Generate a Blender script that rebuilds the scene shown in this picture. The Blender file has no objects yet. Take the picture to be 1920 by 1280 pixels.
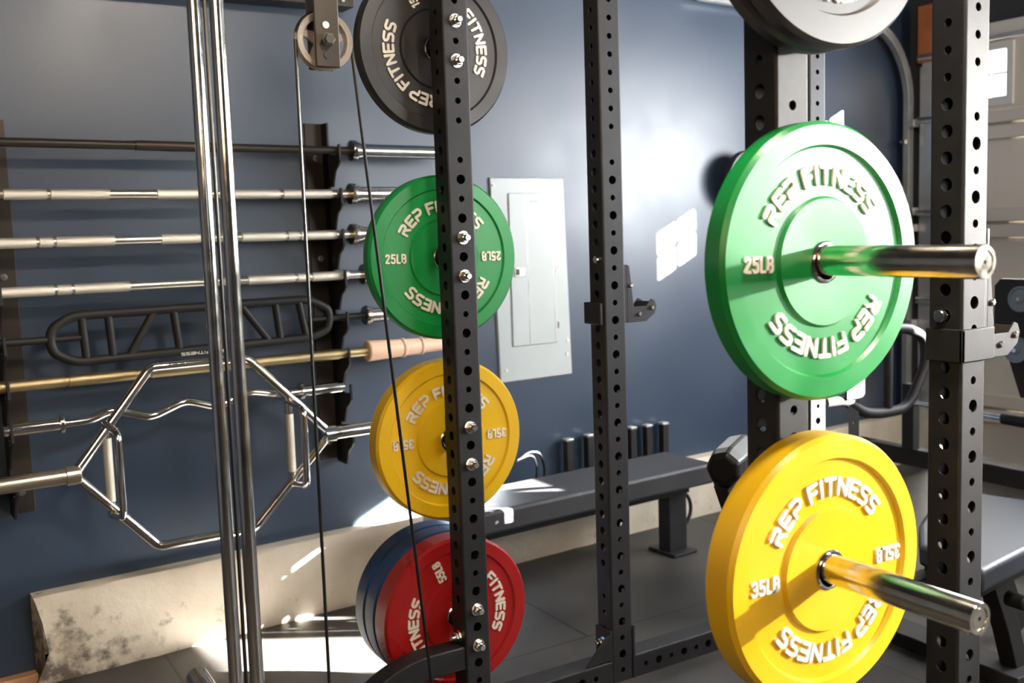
import bpy, math, random
from mathutils import Matrix, Vector
random.seed(4)
PI = math.pi
S = bpy.context.scene
COL = S.collection

# ------------------------------------------------------------------ camera
cam_d = bpy.data.cameras.new('camera'); cam = bpy.data.objects.new('camera', cam_d); COL.objects.link(cam)
_r = Vector((0.843, -0.538, -0.029)); _f = Vector((0.5326, 0.8404, -0.1013)).normalized()
_r = (_r - _f * _r.dot(_f)).normalized(); _u = _r.cross(_f)
cam.matrix_world = Matrix(((_r.x, _u.x, -_f.x, -1.2542), (_r.y, _u.y, -_f.y, -1.2400), (_r.z, _u.z, -_f.z, 1.3628), (0, 0, 0, 1)))
cam_d.sensor_width = 36; cam_d.lens = 1889.4 / 1920 * 36
cam_d.shift_x = -64.55 / 1920; cam_d.shift_y = -11.76 / 1920
cam_d.clip_start = 0.05; cam_d.clip_end = 60
cam_d.dof.use_dof = True; cam_d.dof.focus_distance = 2.25; cam_d.dof.aperture_fstop = 4.0
S.camera = cam

# ------------------------------------------------------------------ world, sun, large lights, exposure
W = bpy.data.worlds.new('world'); S.world = W; W.use_nodes = True
W.node_tree.nodes['Background'].inputs[0].default_value = (0.80, 0.86, 1.0, 1)
W.node_tree.nodes['Background'].inputs[1].default_value = 4.0
S.view_settings.view_transform = 'Standard'; S.view_settings.look = 'None'
S.view_settings.gamma = 1; S.view_settings.use_curve_mapping = False
S.view_settings.exposure = 0.12

TH = 0.055                                    # the back wall stands a little askew to the rack
WM = Matrix.Translation((0, 2.307, 0)) @ Matrix.Rotation(TH, 4, 'Z')     # wall frame: x along the wall, y into the wall
def wp(x, d, z): return WM @ Vector((x, -d, z))

def lamp(name, kind, loc, target, energy, color=(1, 1, 1), **kw):
    l = bpy.data.lights.new(name, kind); l.energy = energy; l.color = color
    for k, v in kw.items(): setattr(l, k, v)
    o = bpy.data.objects.new(name, l); COL.objects.link(o); o.location = loc
    o.rotation_euler = (Vector(target) - Vector(loc)).to_track_quat('-Z', 'Y').to_euler(); return o
SUN_W = Vector((-1, 0.74, -0.465))            # travel direction in the wall frame
_sd = WM.to_3x3() @ SUN_W
lamp('sun', 'SUN', (6, -3, 5), Vector((6, -3, 5)) + _sd, 420.0, (1.0, 0.96, 0.89), angle=0.007)
lamp('door_daylight', 'AREA', (3.12, 0.50, 1.78), (0.0, 0.60, 1.72), 165, (0.95, 0.975, 1.0), shape='RECTANGLE', size=1.7, size_y=0.80)  # added area lamp inside the closed door, puts the sheen on the back wall
lamp('bay_daylight', 'AREA', (3.05, -2.95, 2.06), (0, -0.3, 1.45), 112, (1.0, 0.99, 0.97), shape='RECTANGLE', size=1.9, size_y=1.55)  # added area lamp out of view, gives plates and posts their glare; no open bay
lamp('window_daylight', 'SPOT', (3.2, -1.65, 1.72), (0, -0.38, 1.15), 1350, (1.0, 0.97, 0.90), spot_size=math.radians(38), spot_blend=0.7, shadow_soft_size=0.045)  # added spot aimed at the near plates for hard peg shadows; no window there
lamp('ceiling_lamp', 'AREA', (0.1, -0.5, 2.80), (0.0, 1.2, 0.6), 52, (1.0, 0.88, 0.74), shape='RECTANGLE', size=0.36, size_y=0.26)
lamp('room_lamp', 'AREA', (-2.4, -2.4, 2.4), (-0.4, 2.2, 1.2), 55, (1.0, 0.70, 0.43), shape='RECTANGLE', size=1.6, size_y=1.0)  # added warm fill out of view, behind and left of the camera

# ------------------------------------------------------------------ materials
def nt(m): return m.node_tree.nodes, m.node_tree.links
def mat(name, col, rough=0.5, metal=0.0, spec=0.5, mottle=0.0, mscale=6.0, bump=0.0, bscale=80.0, col2=None, coat=0.0, rvar=0.0):
    m = bpy.data.materials.new(name); m.use_nodes = True; n, l = nt(m); b = n['Principled BSDF']
    b.inputs['Base Color'].default_value = (*col, 1); b.inputs['Roughness'].default_value = rough
    b.inputs['Metallic'].default_value = metal; b.inputs['Specular IOR Level'].default_value = spec
    b.inputs['Coat Weight'].default_value = coat; b.inputs['Coat Roughness'].default_value = 0.15
    tc = n.new('ShaderNodeTexCoord')
    if mottle > 0:
        no = n.new('ShaderNodeTexNoise'); no.inputs['Scale'].default_value = mscale; no.inputs['Detail'].default_value = 6
        l.new(tc.outputs['Object'], no.inputs['Vector'])
        mx = n.new('ShaderNodeMix'); mx.data_type = 'RGBA'
        c2 = col2 or tuple(min(1, c * 1.5 + 0.01) for c in col)
        mx.inputs[6].default_value = (*col, 1); mx.inputs[7].default_value = (*c2, 1)
        rp = n.new('ShaderNodeMapRange'); rp.inputs[1].default_value = 0.35; rp.inputs[2].default_value = 0.75; rp.inputs[4].default_value = mottle
        l.new(no.outputs['Fac'], rp.inputs[0]); l.new(rp.outputs[0], mx.inputs[0]); l.new(mx.outputs[2], b.inputs['Base Color'])
        if rvar:
            r2 = n.new('ShaderNodeMapRange'); r2.inputs[1].default_value = 0.3; r2.inputs[2].default_value = 0.7
            r2.inputs[3].default_value = rough - rvar; r2.inputs[4].default_value = rough + rvar
            l.new(no.outputs['Fac'], r2.inputs[0]); l.new(r2.outputs[0], b.inputs['Roughness'])
    if bump > 0:
        nb = n.new('ShaderNodeTexNoise'); nb.inputs['Scale'].default_value = bscale; nb.inputs['Detail'].default_value = 3
        l.new(tc.outputs['Object'], nb.inputs['Vector']); bp = n.new('ShaderNodeBump'); bp.inputs['Strength'].default_value = bump
        bp.inputs['Distance'].default_value = 0.002; l.new(nb.outputs['Fac'], bp.inputs['Height']); l.new(bp.outputs[0], b.inputs['Normal'])
    return m
NAVY = mat('navy_wall_paint', (0.022, 0.039, 0.070), 0.41, spec=0.7, mottle=0.5, mscale=3.0, col2=(0.026, 0.045, 0.079), bump=0.18, bscale=14, rvar=0.05)
NAVYD = mat('dark_grey_ceiling_paint', (0.045, 0.047, 0.055), 0.7)
POWD = mat('black_powder_coat', (0.013, 0.0125, 0.014), 0.50, spec=0.36, bump=0.25, bscale=900, mottle=0.4, mscale=20)
POWDM = mat('matte_black_steel', (0.012, 0.011, 0.011), 0.55, spec=0.4, bump=0.2, bscale=600)
BLKRUB = mat('black_bumper_rubber', (0.017, 0.014, 0.012), 0.38, spec=0.55, mottle=0.6, mscale=9, bump=0.1, bscale=300, rvar=0.06)
GREEN = mat('green_bumper_rubber', (0.004, 0.235, 0.040), 0.35, spec=0.55, mottle=0.6, mscale=7, col2=(0.020, 0.330, 0.095), rvar=0.07)
YELLOW = mat('yellow_bumper_rubber', (0.83, 0.50, 0.006), 0.35, spec=0.5, mottle=0.6, mscale=7, col2=(0.88, 0.55, 0.035), rvar=0.07)
RED = mat('red_bumper_rubber', (0.36, 0.010, 0.010), 0.30, spec=0.5, mottle=0.6, mscale=7, col2=(0.42, 0.022, 0.020), rvar=0.06)
BLUE = mat('blue_bumper_rubber', (0.007, 0.040, 0.130), 0.36, spec=0.5, mottle=0.5, mscale=7)
CREAM = mat('cream_raised_lettering', (0.80, 0.74, 0.64), 0.5)
CHROME = mat('polished_chrome', (0.74, 0.72, 0.68), 0.12, metal=1, mottle=0.4, mscale=30, rvar=0.04)
STEELB = mat('brushed_steel', (0.62, 0.58, 0.52), 0.24, metal=1, mottle=0.5, mscale=40, rvar=0.05)
BARST = mat('barbell_steel', (0.80, 0.70, 0.55), 0.30, metal=1)
BARST2 = mat('pale_barbell_steel', (0.80, 0.78, 0.68), 0.30, metal=1)
PEGM = mat('worn_sleeve_steel', (0.66, 0.61, 0.52), 0.17, metal=1, mottle=0.5, mscale=50, rvar=0.05)
KNURL = mat('knurled_steel', (0.80, 0.75, 0.64), 0.55, metal=1, bump=0.6, bscale=900)
BRASS = mat('brass_toned_steel', (0.46, 0.37, 0.20), 0.42, metal=1, bump=0.3, bscale=700)
DARKB = mat('dark_coated_steel', (0.040, 0.033, 0.024), 0.45, metal=0.5)
ZINC = mat('zinc_hardware', (0.78, 0.75, 0.70), 0.20, metal=1)
GALV = mat('galvanised_steel', (0.60, 0.60, 0.58), 0.38, metal=0.85, mottle=0.7, mscale=12, col2=(0.75, 0.76, 0.76))
TAN = mat('tan_plastic_sleeve', (0.72, 0.48, 0.34), 0.45)
VINYL = mat('grey_black_vinyl', (0.035, 0.034, 0.038), 0.42, spec=0.5, bump=0.5, bscale=500, mottle=0.3)
VINYLB = mat('blue_black_vinyl', (0.036, 0.042, 0.058), 0.36, spec=0.6, bump=0.4, bscale=500)
PANELG = mat('grey_enamel', (0.40, 0.43, 0.43), 0.42, mottle=0.35, mscale=8, col2=(0.47, 0.50, 0.50))
WHITEP = mat('white_paint', (0.75, 0.74, 0.70), 0.5)
DOORM = mat('cream_door_steel', (0.68, 0.62, 0.53), 0.45, mottle=0.3, mscale=2, col2=(0.74, 0.69, 0.60))
WOOD = mat('pine_timber', (0.42, 0.22, 0.10), 0.6, mottle=0.8, mscale=9, col2=(0.55, 0.33, 0.18))
OSB = mat('orange_timber', (0.45, 0.15, 0.05), 0.6, mottle=0.8, mscale=9)
LABELB = mat('blue_print', (0.16, 0.30, 0.52), 0.5)
CABLE = mat('black_cable_jacket', (0.006, 0.006, 0.006), 0.28, spec=0.6)
PULLC = mat('smoked_clear_plastic', (0.80, 0.72, 0.62), 0.12)
PULLC.node_tree.nodes['Principled BSDF'].inputs['Transmission Weight'].default_value = 0.75
PULLB = mat('blue_grey_plastic', (0.16, 0.21, 0.26), 0.25)
FOAM = mat('black_foam_rubber', (0.004, 0.004, 0.0035), 0.45, spec=0.25)
LINER = mat('black_plastic_liner', (0.004, 0.004, 0.004), 0.5)

def concrete():
    m = mat('weathered_concrete', (0.46, 0.40, 0.31), 0.85, mottle=1.0, mscale=4.5, col2=(0.62, 0.56, 0.46))
    n, l = nt(m); b = n['Principled BSDF']; tc = n.new('ShaderNodeTexCoord')
    base = b.inputs['Base Color'].links[0].from_socket
    # dark chipped patches near the broken end
    no = n.new('ShaderNodeTexNoise'); no.inputs['Scale'].default_value = 17; no.inputs['Detail'].default_value = 8; no.inputs['Roughness'].default_value = 0.65
    l.new(tc.outputs['Object'], no.inputs['Vector'])
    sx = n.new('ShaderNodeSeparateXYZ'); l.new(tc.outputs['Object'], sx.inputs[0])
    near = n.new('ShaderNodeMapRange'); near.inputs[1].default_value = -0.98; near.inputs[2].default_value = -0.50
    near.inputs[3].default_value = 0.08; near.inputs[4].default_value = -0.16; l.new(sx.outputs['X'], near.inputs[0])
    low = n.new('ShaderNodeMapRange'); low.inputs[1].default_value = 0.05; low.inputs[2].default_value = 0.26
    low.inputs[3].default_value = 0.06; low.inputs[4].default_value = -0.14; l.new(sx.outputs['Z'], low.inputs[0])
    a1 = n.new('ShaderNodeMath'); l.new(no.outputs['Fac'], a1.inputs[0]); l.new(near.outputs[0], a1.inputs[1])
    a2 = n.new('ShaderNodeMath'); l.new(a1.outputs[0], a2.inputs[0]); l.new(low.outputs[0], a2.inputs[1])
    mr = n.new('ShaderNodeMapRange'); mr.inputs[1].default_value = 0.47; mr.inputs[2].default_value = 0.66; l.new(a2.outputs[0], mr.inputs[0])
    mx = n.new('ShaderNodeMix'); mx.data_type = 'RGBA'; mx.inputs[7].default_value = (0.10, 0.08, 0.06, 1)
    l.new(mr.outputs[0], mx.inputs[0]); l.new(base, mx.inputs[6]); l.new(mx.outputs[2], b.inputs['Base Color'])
    bp = n.new('ShaderNodeBump'); bp.inputs['Strength'].default_value = 0.6; bp.inputs['Distance'].default_value = 0.008
    l.new(a2.outputs[0], bp.inputs['Height']); l.new(bp.outputs[0], b.inputs['Normal'])
    return m
CONC = concrete()
def matfloor():
    m = mat('rubber_gym_mat', (0.030, 0.028, 0.027), 0.5, spec=0.45, mottle=1.0, mscale=2.3, col2=(0.075, 0.068, 0.060), bump=0.4, bscale=300)
    n, l = nt(m); b = n['Principled BSDF']; tc = n.new('ShaderNodeTexCoord')
    base = b.inputs['Base Color'].links[0].from_socket
    mp = n.new('ShaderNodeMapping'); mp.inputs['Rotation'].default_value = (0, 0, 0.0); mp.inputs['Location'].default_value = (0.62, 0.35, 0)
    l.new(tc.outputs['Object'], mp.inputs[0])
    br = n.new('ShaderNodeTexBrick'); br.inputs['Scale'].default_value = 1.0; br.inputs['Brick Width'].default_value = 1.22; br.inputs['Row Height'].default_value = 1.83
    br.inputs['Mortar Size'].default_value = 0.004; br.offset = 0.5
    br.inputs['Color1'].default_value = (1, 1, 1, 1); br.inputs['Color2'].default_value = (0.9, 0.9, 0.9, 1); br.inputs['Mortar'].default_value = (0.15, 0.15, 0.15, 1)
    l.new(mp.outputs[0], br.inputs['Vector'])
    mx = n.new('ShaderNodeMix'); mx.data_type = 'RGBA'; mx.blend_type = 'MULTIPLY'; mx.inputs[0].default_value = 1
    l.new(base, mx.inputs[6]); l.new(br.outputs['Color'], mx.inputs[7]); l.new(mx.outputs[2], b.inputs['Base Color'])
    return m
MATF = matfloor()
def glassm():
    m = bpy.data.materials.new('window_glass'); m.use_nodes = True; n, l = nt(m); n.remove(n['Principled BSDF'])
    t = n.new('ShaderNodeBsdfTransparent'); g = n.new('ShaderNodeBsdfGlossy'); g.inputs['Roughness'].default_value = 0.02
    x = n.new('ShaderNodeMixShader'); x.inputs[0].default_value = 0.06; l.new(t.outputs[0], x.inputs[1]); l.new(g.outputs[0], x.inputs[2])
    l.new(x.outputs[0], n['Material Output'].inputs['Surface']); return m
GLASS = glassm()

# ------------------------------------------------------------------ mesh builder
MWD = {}
class MB:
    def __init__(s): s.v = []; s.f = []
    def add(s, vs, fs, M=None):
        o = len(s.v); s.v += [(M @ Vector(p)) if M else Vector(p) for p in vs]; s.f += [tuple(i + o for i in q) for q in fs]; return s
    def box(s, x0, x1, y0, y1, z0, z1, M=None):
        vs = [(x, y, z) for x in (x0, x1) for y in (y0, y1) for z in (z0, z1)]
        return s.add(vs, [(0, 1, 3, 2), (4, 6, 7, 5), (0, 4, 5, 1), (2, 3, 7, 6), (0, 2, 6, 4), (1, 5, 7, 3)], M)
    def lathe(s, prof, n=48, M=None, close=False):     # prof: (r, z) bottom to top, around local Z
        vs = []; fs = []
        for r, z in prof:
            for i in range(n):
                a = 2 * PI * i / n; vs.append((r * math.cos(a), r * math.sin(a), z))
        k = len(prof); rng = range(k if close else k - 1)
        for j in rng:
            j2 = (j + 1) % k
            for i in range(n):
                i2 = (i + 1) % n; fs.append((j * n + i, j * n + i2, j2 * n + i2, j2 * n + i))
        if not close:
            if prof[0][0] > 1e-6: fs.append(tuple(reversed(range(n))))
            if prof[-1][0] > 1e-6: fs.append(tuple((k - 1) * n + i for i in range(n)))
        return s.add(vs, fs, M)
    def cyl(s, p0, p1, r, n=24, r1=None):
        p0, p1 = Vector(p0), Vector(p1); d = p1 - p0
        M = Matrix.Translation(p0) @ d.to_track_quat('Z', 'Y').to_matrix().to_4x4()
        return s.lathe([(r, 0), (r if r1 is None else r1, d.length)], n, M)
    def rod(s, p0, p1, prof, n=28):                  # lathe profile (t along the axis in metres, r)
        p0, p1 = Vector(p0), Vector(p1); d = p1 - p0
        M = Matrix.Translation(p0) @ d.to_track_quat('Z', 'Y').to_matrix().to_4x4()
        return s.lathe([(r, t) for t, r in prof], n, M)
    def tube(s, pts, r, n=14, closed=False, square=False):
        pts = [Vector(p) for p in pts]; k = len(pts); up = None; rings = []
        for i, p in enumerate(pts):
            a = pts[(i - 1) % k] if (closed or i) else None; b = pts[(i + 1) % k] if (closed or i < k - 1) else None
            t = ((b - p).normalized() if b is not None else Vector()) + ((p - a).normalized() if a is not None else Vector())
            t.normalize()
            if up is None:
                up = Vector((0, 1, 0)) if abs(t.y) < 0.9 else Vector((1, 0, 0))
            up = (up - t * up.dot(t)).normalized(); q = t.cross(up)
            ring = []
            for j in range(n):
                an = 2 * PI * j / n
                if square:
                    an = PI / 4 + 2 * PI * j / 4; rr = r * math.sqrt(2)
                    ring.append(p + up * math.cos(an) * rr + q * math.sin(an) * rr)
                else: ring.append(p + up * math.cos(an) * r + q * math.sin(an) * r)
                if square and j == 3: break
            rings.append(ring)
        m = len(rings[0]); vs = [v for rg in rings for v in rg]; fs = []
        for i in range(k if closed else k - 1):
            i2 = (i + 1) % k
            for j in range(m): fs.append((i * m + j, i * m + (j + 1) % m, i2 * m + (j + 1) % m, i2 * m + j))
        if not closed: fs += [tuple(reversed(range(m))), tuple((k - 1) * m + j for j in range(m))]
        return s.add(vs, fs)
    def prism(s, poly, h0, h1, M=None):              # poly in local XY, extruded along local Z
        n = len(poly); vs = [(x, y, h0) for x, y in poly] + [(x, y, h1) for x, y in poly]
        fs = [tuple(reversed(range(n))), tuple(range(n, 2 * n))] + [(i, (i + 1) % n, n + (i + 1) % n, n + i) for i in range(n)]
        return s.add(vs, fs, M)
    def build(s, name, m, parent=None, frame=None, bevel=0, smooth=35, seg=2):
        F = frame or Matrix.Identity(4)
        if parent is not None: F = MWD[parent.name].inverted() @ F
        me = bpy.data.meshes.new(name); me.from_pydata([F @ v for v in s.v], [], s.f); me.update()
        import bmesh
        b = bmesh.new(); b.from_mesh(me); bmesh.ops.recalc_face_normals(b, faces=b.faces[:]); b.to_mesh(me); b.free()
        me.materials.append(m)
        if smooth:
            for p in me.polygons: p.use_smooth = True
            me.set_sharp_from_angle(angle=math.radians(smooth))
        o = bpy.data.objects.new(name, me); COL.objects.link(o)
        if parent is not None: o.parent = parent; MWD[o.name] = MWD[parent.name].copy()
        else: MWD[o.name] = Matrix.Identity(4)
        if bevel:
            md = o.modifiers.new('bevel', 'BEVEL'); md.width = bevel; md.segments = seg; md.limit_method = 'ANGLE'; md.angle_limit = math.radians(40)
        return o
def tag(o, label, cat, group=None):
    o['label'] = label; o['category'] = cat
    if group: o['group'] = group
    return o
def struct(o): o['kind'] = 'structure'; return o
def thing(name, label, cat, M=None, group=None):
    o = bpy.data.objects.new(name, None); COL.objects.link(o); o.empty_display_size = 0.05
    M = M or Matrix.Identity(4); o.matrix_world = M; MWD[o.name] = M.copy()
    return tag(o, label, cat, group)
def T(x, y, z, rz=0): return Matrix.Translation((x, y, z)) @ Matrix.Rotation(rz, 4, 'Z')
def WT(x, d, z): return WM @ Matrix.Translation((x, -d, z))
def dup(root, M, label=None, group=None):
    r = root.copy(); COL.objects.link(r); r.matrix_world = M; MWD[r.name] = M.copy()
    if label: r['label'] = label
    if group: r['group'] = group
    for ch in list(root.children):
        c = ch.copy(); COL.objects.link(c); c.parent = r; MWD[c.name] = M.copy()
        for g in ch.children:
            d = g.copy(); COL.objects.link(d); d.parent = c
    return r
def smoothpath(pts, r=0.02, n=5):                    # fillets the corners of a polyline
    pts = [Vector(p) for p in pts]; out = [pts[0]]
    for i in range(1, len(pts) - 1):
        a, p, b = pts[i - 1], pts[i], pts[i + 1]
        u = (a - p); w = (b - p); q = min(r, u.length * 0.45, w.length * 0.45)
        s0 = p + u.normalized() * q; s1 = p + w.normalized() * q
        for j in range(n + 1):
            t = j / n; out.append(s0 * (1 - t) ** 2 + p * 2 * t * (1 - t) + s1 * t * t)
    return out + [pts[-1]]
YAX = Matrix.Rotation(PI / 2, 4, 'X')                # local Z -> world -Y, local Y -> world Z

# ------------------------------------------------------------------ setting
struct(MB().box(-3.6, 4.2, -4.4, 2.9, -0.12, 0).build('floor', MATF, smooth=0))
struct(MB().box(-3.8, 3.9, 0, 0.14, 0, 2.9).build('wall_back', NAVY, frame=WM, smooth=0))
struct(MB().box(-3.8, 4.2, -4.4, 3.0, 2.9, 3.0).build('ceiling', NAVYD, smooth=0))
struct(MB().box(-3.8, -3.6, -4.4, 3.0, 0, 2.9).build('wall_left', NAVYD, smooth=0))
struct(MB().box(-3.8, 4.2, -4.6, -4.4, 0, 2.9).build('wall_front', NAVYD, smooth=0))
# concrete footing along the back wall, its left end broken off
cb = MB(); nx = 60; prof = [(0.074, 0.0), (0.078, 0.10), (0.076, 0.20), (0.068, 0.266), (0.060, 0.279), (0.0, 0.279)]
vs = []; fs = []
for i in range(nx + 1):
    x = -1.0 + (3.52 + 1.0) * (i / nx) ** 1.35
    for j, (d, z) in enumerate(prof):
        w = random.uniform(-1, 1) * 0.003
        xx = x
        if i == 0: xx += (0.0, 0.030, 0.018, 0.004, 0, 0)[j] - 0.012 * (j == 0)
        if i in (1, 2, 3) and j in (1, 2): w -= (0.006, 0.012, 0.006)[i - 1]
        vs.append((xx, -(d + w) if d > 0 else 0.0, z + (w * 0.6 if 0 < j < 5 else 0)))
m_ = len(prof)
for i in range(nx):
    for j in range(m_ - 1): fs.append((i * m_ + j, (i + 1) * m_ + j, (i + 1) * m_ + j + 1, i * m_ + j + 1))
vs.append((-1.0, 0, 0)); fs.append(tuple(range(m_)) + (len(vs) - 1,))
cb.add(vs, fs); struct(cb.build('trim_1', CONC, frame=WM, smooth=50))
struct(MB().box(-3.6, -1.0, -0.045, 0, 0, 0.03).build('baseboard_back', WOOD, frame=WM, bevel=0.003))

# right wall with the sectional garage door (frame: wall frame, door plane x = XD)
XD = 3.537
WIN_BEAM = [(0.385, 0.605, 1.985, 2.232), (1.19, 1.41, 1.985, 2.232), (2.02, 2.56, 1.62, 1.90), (2.72, 2.97, 1.64, 1.93), (3.01, 3.40, 1.62, 1.90)]  # the lower openings are added out of view, placed to land the sun patches
def wall_with_holes(mb, d0, d1, z0, z1, holes, x0, x1):
    ds = sorted({d0, d1} | {h[0] for h in holes} | {h[1] for h in holes}); zs = sorted({z0, z1} | {h[2] for h in holes} | {h[3] for h in holes})
    for a, b in zip(ds, ds[1:]):
        for c, e in zip(zs, zs[1:]):
            mx, mz = (a + b) / 2, (c + e) / 2
            if any(h[0] < mx < h[1] and h[2] < mz < h[3] for h in holes): continue
            mb.box(x0, x1, -b, -a, c, e)
door = struct(thing('door_1', 'cream sectional garage door', 'door', WM)); del door['category']; del door['label']
mb = MB(); wall_with_holes(mb, 0.27, 3.9, 0.0, 2.30, WIN_BEAM, XD, XD + 0.04); mb.build('door_panel', DOORM, door, WM, smooth=0)
def rib(z0, z1, t):
    segs = [(0.27, 3.9)]
    for h in WIN_BEAM:
        if h[2] - 0.03 < z1 and h[3] + 0.03 > z0:
            segs = [q for a, b in segs for q in ((a, min(b, h[0] - 0.03)), (max(a, h[1] + 0.03), b)) if q[1] - q[0] > 0.02]
    m = MB()
    for a, b in segs: m.box(XD - t, XD + 0.001, -b, -a, z0, z1)
    return m
for zc in (0.37, 0.86, 1.345, 1.85):
    rib(zc + 0.006, zc + 0.075, 0.032).build('panel_rail', DOORM, door, WM, bevel=0.006)
    rib(zc - 0.075, zc - 0.006, 0.032).build('panel_rail', DOORM, door, WM, bevel=0.006)
rib(0.02, 0.09, 0.022).build('bottom_rail', DOORM, door, WM, bevel=0.006)
rib(0.0, 0.02, 0.03).build('bottom_seal', LINER, door, WM)
rib(2.275, 2.30, 0.03).build('top_strut', GALV, door, WM, bevel=0.003)
for i, (a, b, c, e) in enumerate(WIN_BEAM):
    wn = MB()
    for q in ((a - 0.03, a + 0.006, c - 0.04, e + 0.03), (b - 0.006, b + 0.03, c - 0.04, e + 0.03)): wn.box(XD - 0.014, XD + 0.04, -q[1], -q[0], q[2], q[3])
    wn.box(XD - 0.014, XD + 0.04, -b, -a, e - 0.006, e + 0.03).box(XD - 0.014, XD + 0.04, -b, -a, c - 0.04, c + 0.006)
    if i < 2: wn.box(XD + 0.004, XD + 0.02, -b, -a, (c + e) / 2 - 0.006, (c + e) / 2 + 0.006).box(XD + 0.004, XD + 0.02, -(a + b) / 2 - 0.006, -(a + b) / 2 + 0.006, c, e)
    wo = struct(wn.build('window_%d' % (i + 1), WHITEP, None, WM, bevel=0.002))  # also frames the added low openings that shape the sun beams
    MB().box(XD + 0.024, XD + 0.027, -b, -a, c, e).build('pane', GLASS, wo, WM, smooth=0)
rw = MB(); rw.box(XD + 0.045, XD + 0.14, -7, -0.0, 2.36, 2.9); rw.box(XD + 0.045, XD + 0.14, -0.25, 0.0, 0, 2.36); rw.box(XD + 0.045, XD + 0.14, -7, -3.88, 0, 2.36)
struct(rw.build('wall_right', NAVYD, frame=WM, smooth=0))
struct(MB().box(XD + 0.0, XD + 0.05, -4.0, -0.25, 2.30, 2.37).build('trim_2', WHITEP, frame=WM, bevel=0.003))
struct(MB().box(XD - 0.03, XD + 0.044, -0.24, -0.112, 0, 2.20).build('trim_3', GALV, frame=WM, bevel=0.003))
struct(MB().box(XD - 0.05, XD + 0.044, -0.26, -0.11, 2.22, 2.52).build('trim_4', OSB, frame=WM, bevel=0.003))

tr = thing('garage_door_track', 'curved galvanised steel garage door track beside the blue wall corner', 'track', WT(3.48, 0.06, 0))
pts = [(3.482, -0.06, z) for z in (0.0, 0.6, 1.2, 1.8)]
R_ = 0.40
for i in range(13):
    a = (PI / 2) * i / 12; pts.append((3.482 - R_ * (1 - math.cos(a)), -0.06, 2.02 + R_ * math.sin(a)))
pts.append((2.75, -0.06, 2.42)); pts.append((1.9, -0.06, 2.42))
# C-section sweep of the track
vs = []; fs = []; sec = [(-0.024, -0.016), (-0.024, 0.016), (0.024, 0.016), (0.024, -0.016), (0.020, -0.016), (0.020, 0.012), (-0.020, 0.012), (-0.020, -0.016)]
P3 = [Vector(p) for p in pts]
for i, p in enumerate(P3):
    t = (P3[min(i + 1, len(P3) - 1)] - P3[max(i - 1, 0)]).normalized(); s_ = t.cross(Vector((0, 1, 0)))
    for a, b in sec: vs.append(p + s_ * a + Vector((0, 1, 0)) * b)
for i in range(len(P3) - 1):
    for j in range(8): fs.append((i * 8 + j, i * 8 + (j + 1) % 8, (i + 1) * 8 + (j + 1) % 8, (i + 1) * 8 + j))
fs += [tuple(range(8)), tuple((len(P3) - 1) * 8 + j for j in range(8))]
MB().add(vs, fs).build('rail', GALV, tr, WM, smooth=30)
for z in (0.30, 0.80, 1.33, 1.42, 1.90):
    m = MB(); m.box(3.455, 3.505, -0.112, -0.078, z - 0.02, z + 0.02); m.build('bracket', GALV, tr, WM, bevel=0.002)
MB().cyl((3.44, -0.075, 1.80), (3.44, -0.045, 1.80), 0.012, 12).build('track_bolt', ZINC, tr, WM)
for z in (0.42, 0.92, 1.40, 1.90, 2.235):
    h = thing('door_hinge_bracket', 'galvanised roller bracket on the door edge %s' % {0.42: 'lowest, near the floor', 0.92: 'second from the floor', 1.40: 'at middle height', 1.90: 'level with the window sill', 2.235: 'topmost under the timber'}[z], 'bracket', WT(XD - 0.06, 0.2, z), 'roller brackets on the garage door edge')
    MB().box(XD - 0.075, XD - 0.03, -0.25, -0.125, z - 0.006, z + 0.006).box(XD - 0.036, XD - 0.030, -0.25, -0.13, z - 0.05, z + 0.04).build('bracket_plate', GALV, h, WM, bevel=0.002)
    MB().cyl((XD - 0.06, -0.26, z + 0.02), (XD - 0.06, -0.118, z + 0.02), 0.008, 10).build('roller_shaft', ZINC, h, WM)

# ------------------------------------------------------------------ power rack
PITCH = 0.0508; ZG = 1.61; HW = 0.0381; ZTOP = 2.33
def cell(mb, M, w, z0, z1, zc, r, lip=0.0035, n=16):
    if r <= 0:
        mb.add([(-w, 0, z0), (w, 0, z0), (w, 0, z1), (-w, 0, z1)], [(0, 1, 2, 3)], M); return
    angs = [2 * PI * i / n for i in range(n)] + [math.atan2(zz - zc, xx) % (2 * PI) for xx in (-w, w) for zz in (z0, z1)]
    angs = sorted(set(round(a, 5) for a in angs)); k = len(angs); vs = []
    for a in angs: vs.append((r * math.cos(a), 0, zc + r * math.sin(a)))
    for a in angs:
        c, s = math.cos(a), math.sin(a); tx = w / abs(c) if abs(c) > 1e-6 else 1e9
        tz = ((z1 - zc) / s) if s > 1e-6 else ((z0 - zc) / s if s < -1e-6 else 1e9); t = min(tx, tz); vs.append((t * c, 0, zc + t * s))
    for a in angs: vs.append((r * math.cos(a), lip, zc + r * math.sin(a)))
    fs = []
    for i in range(k):
        j = (i + 1) % k; fs.append((i, j, k + j, k + i)); fs.append((2 * k + i, 2 * k + j, j, i))
    mb.add(vs, fs, M)
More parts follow.
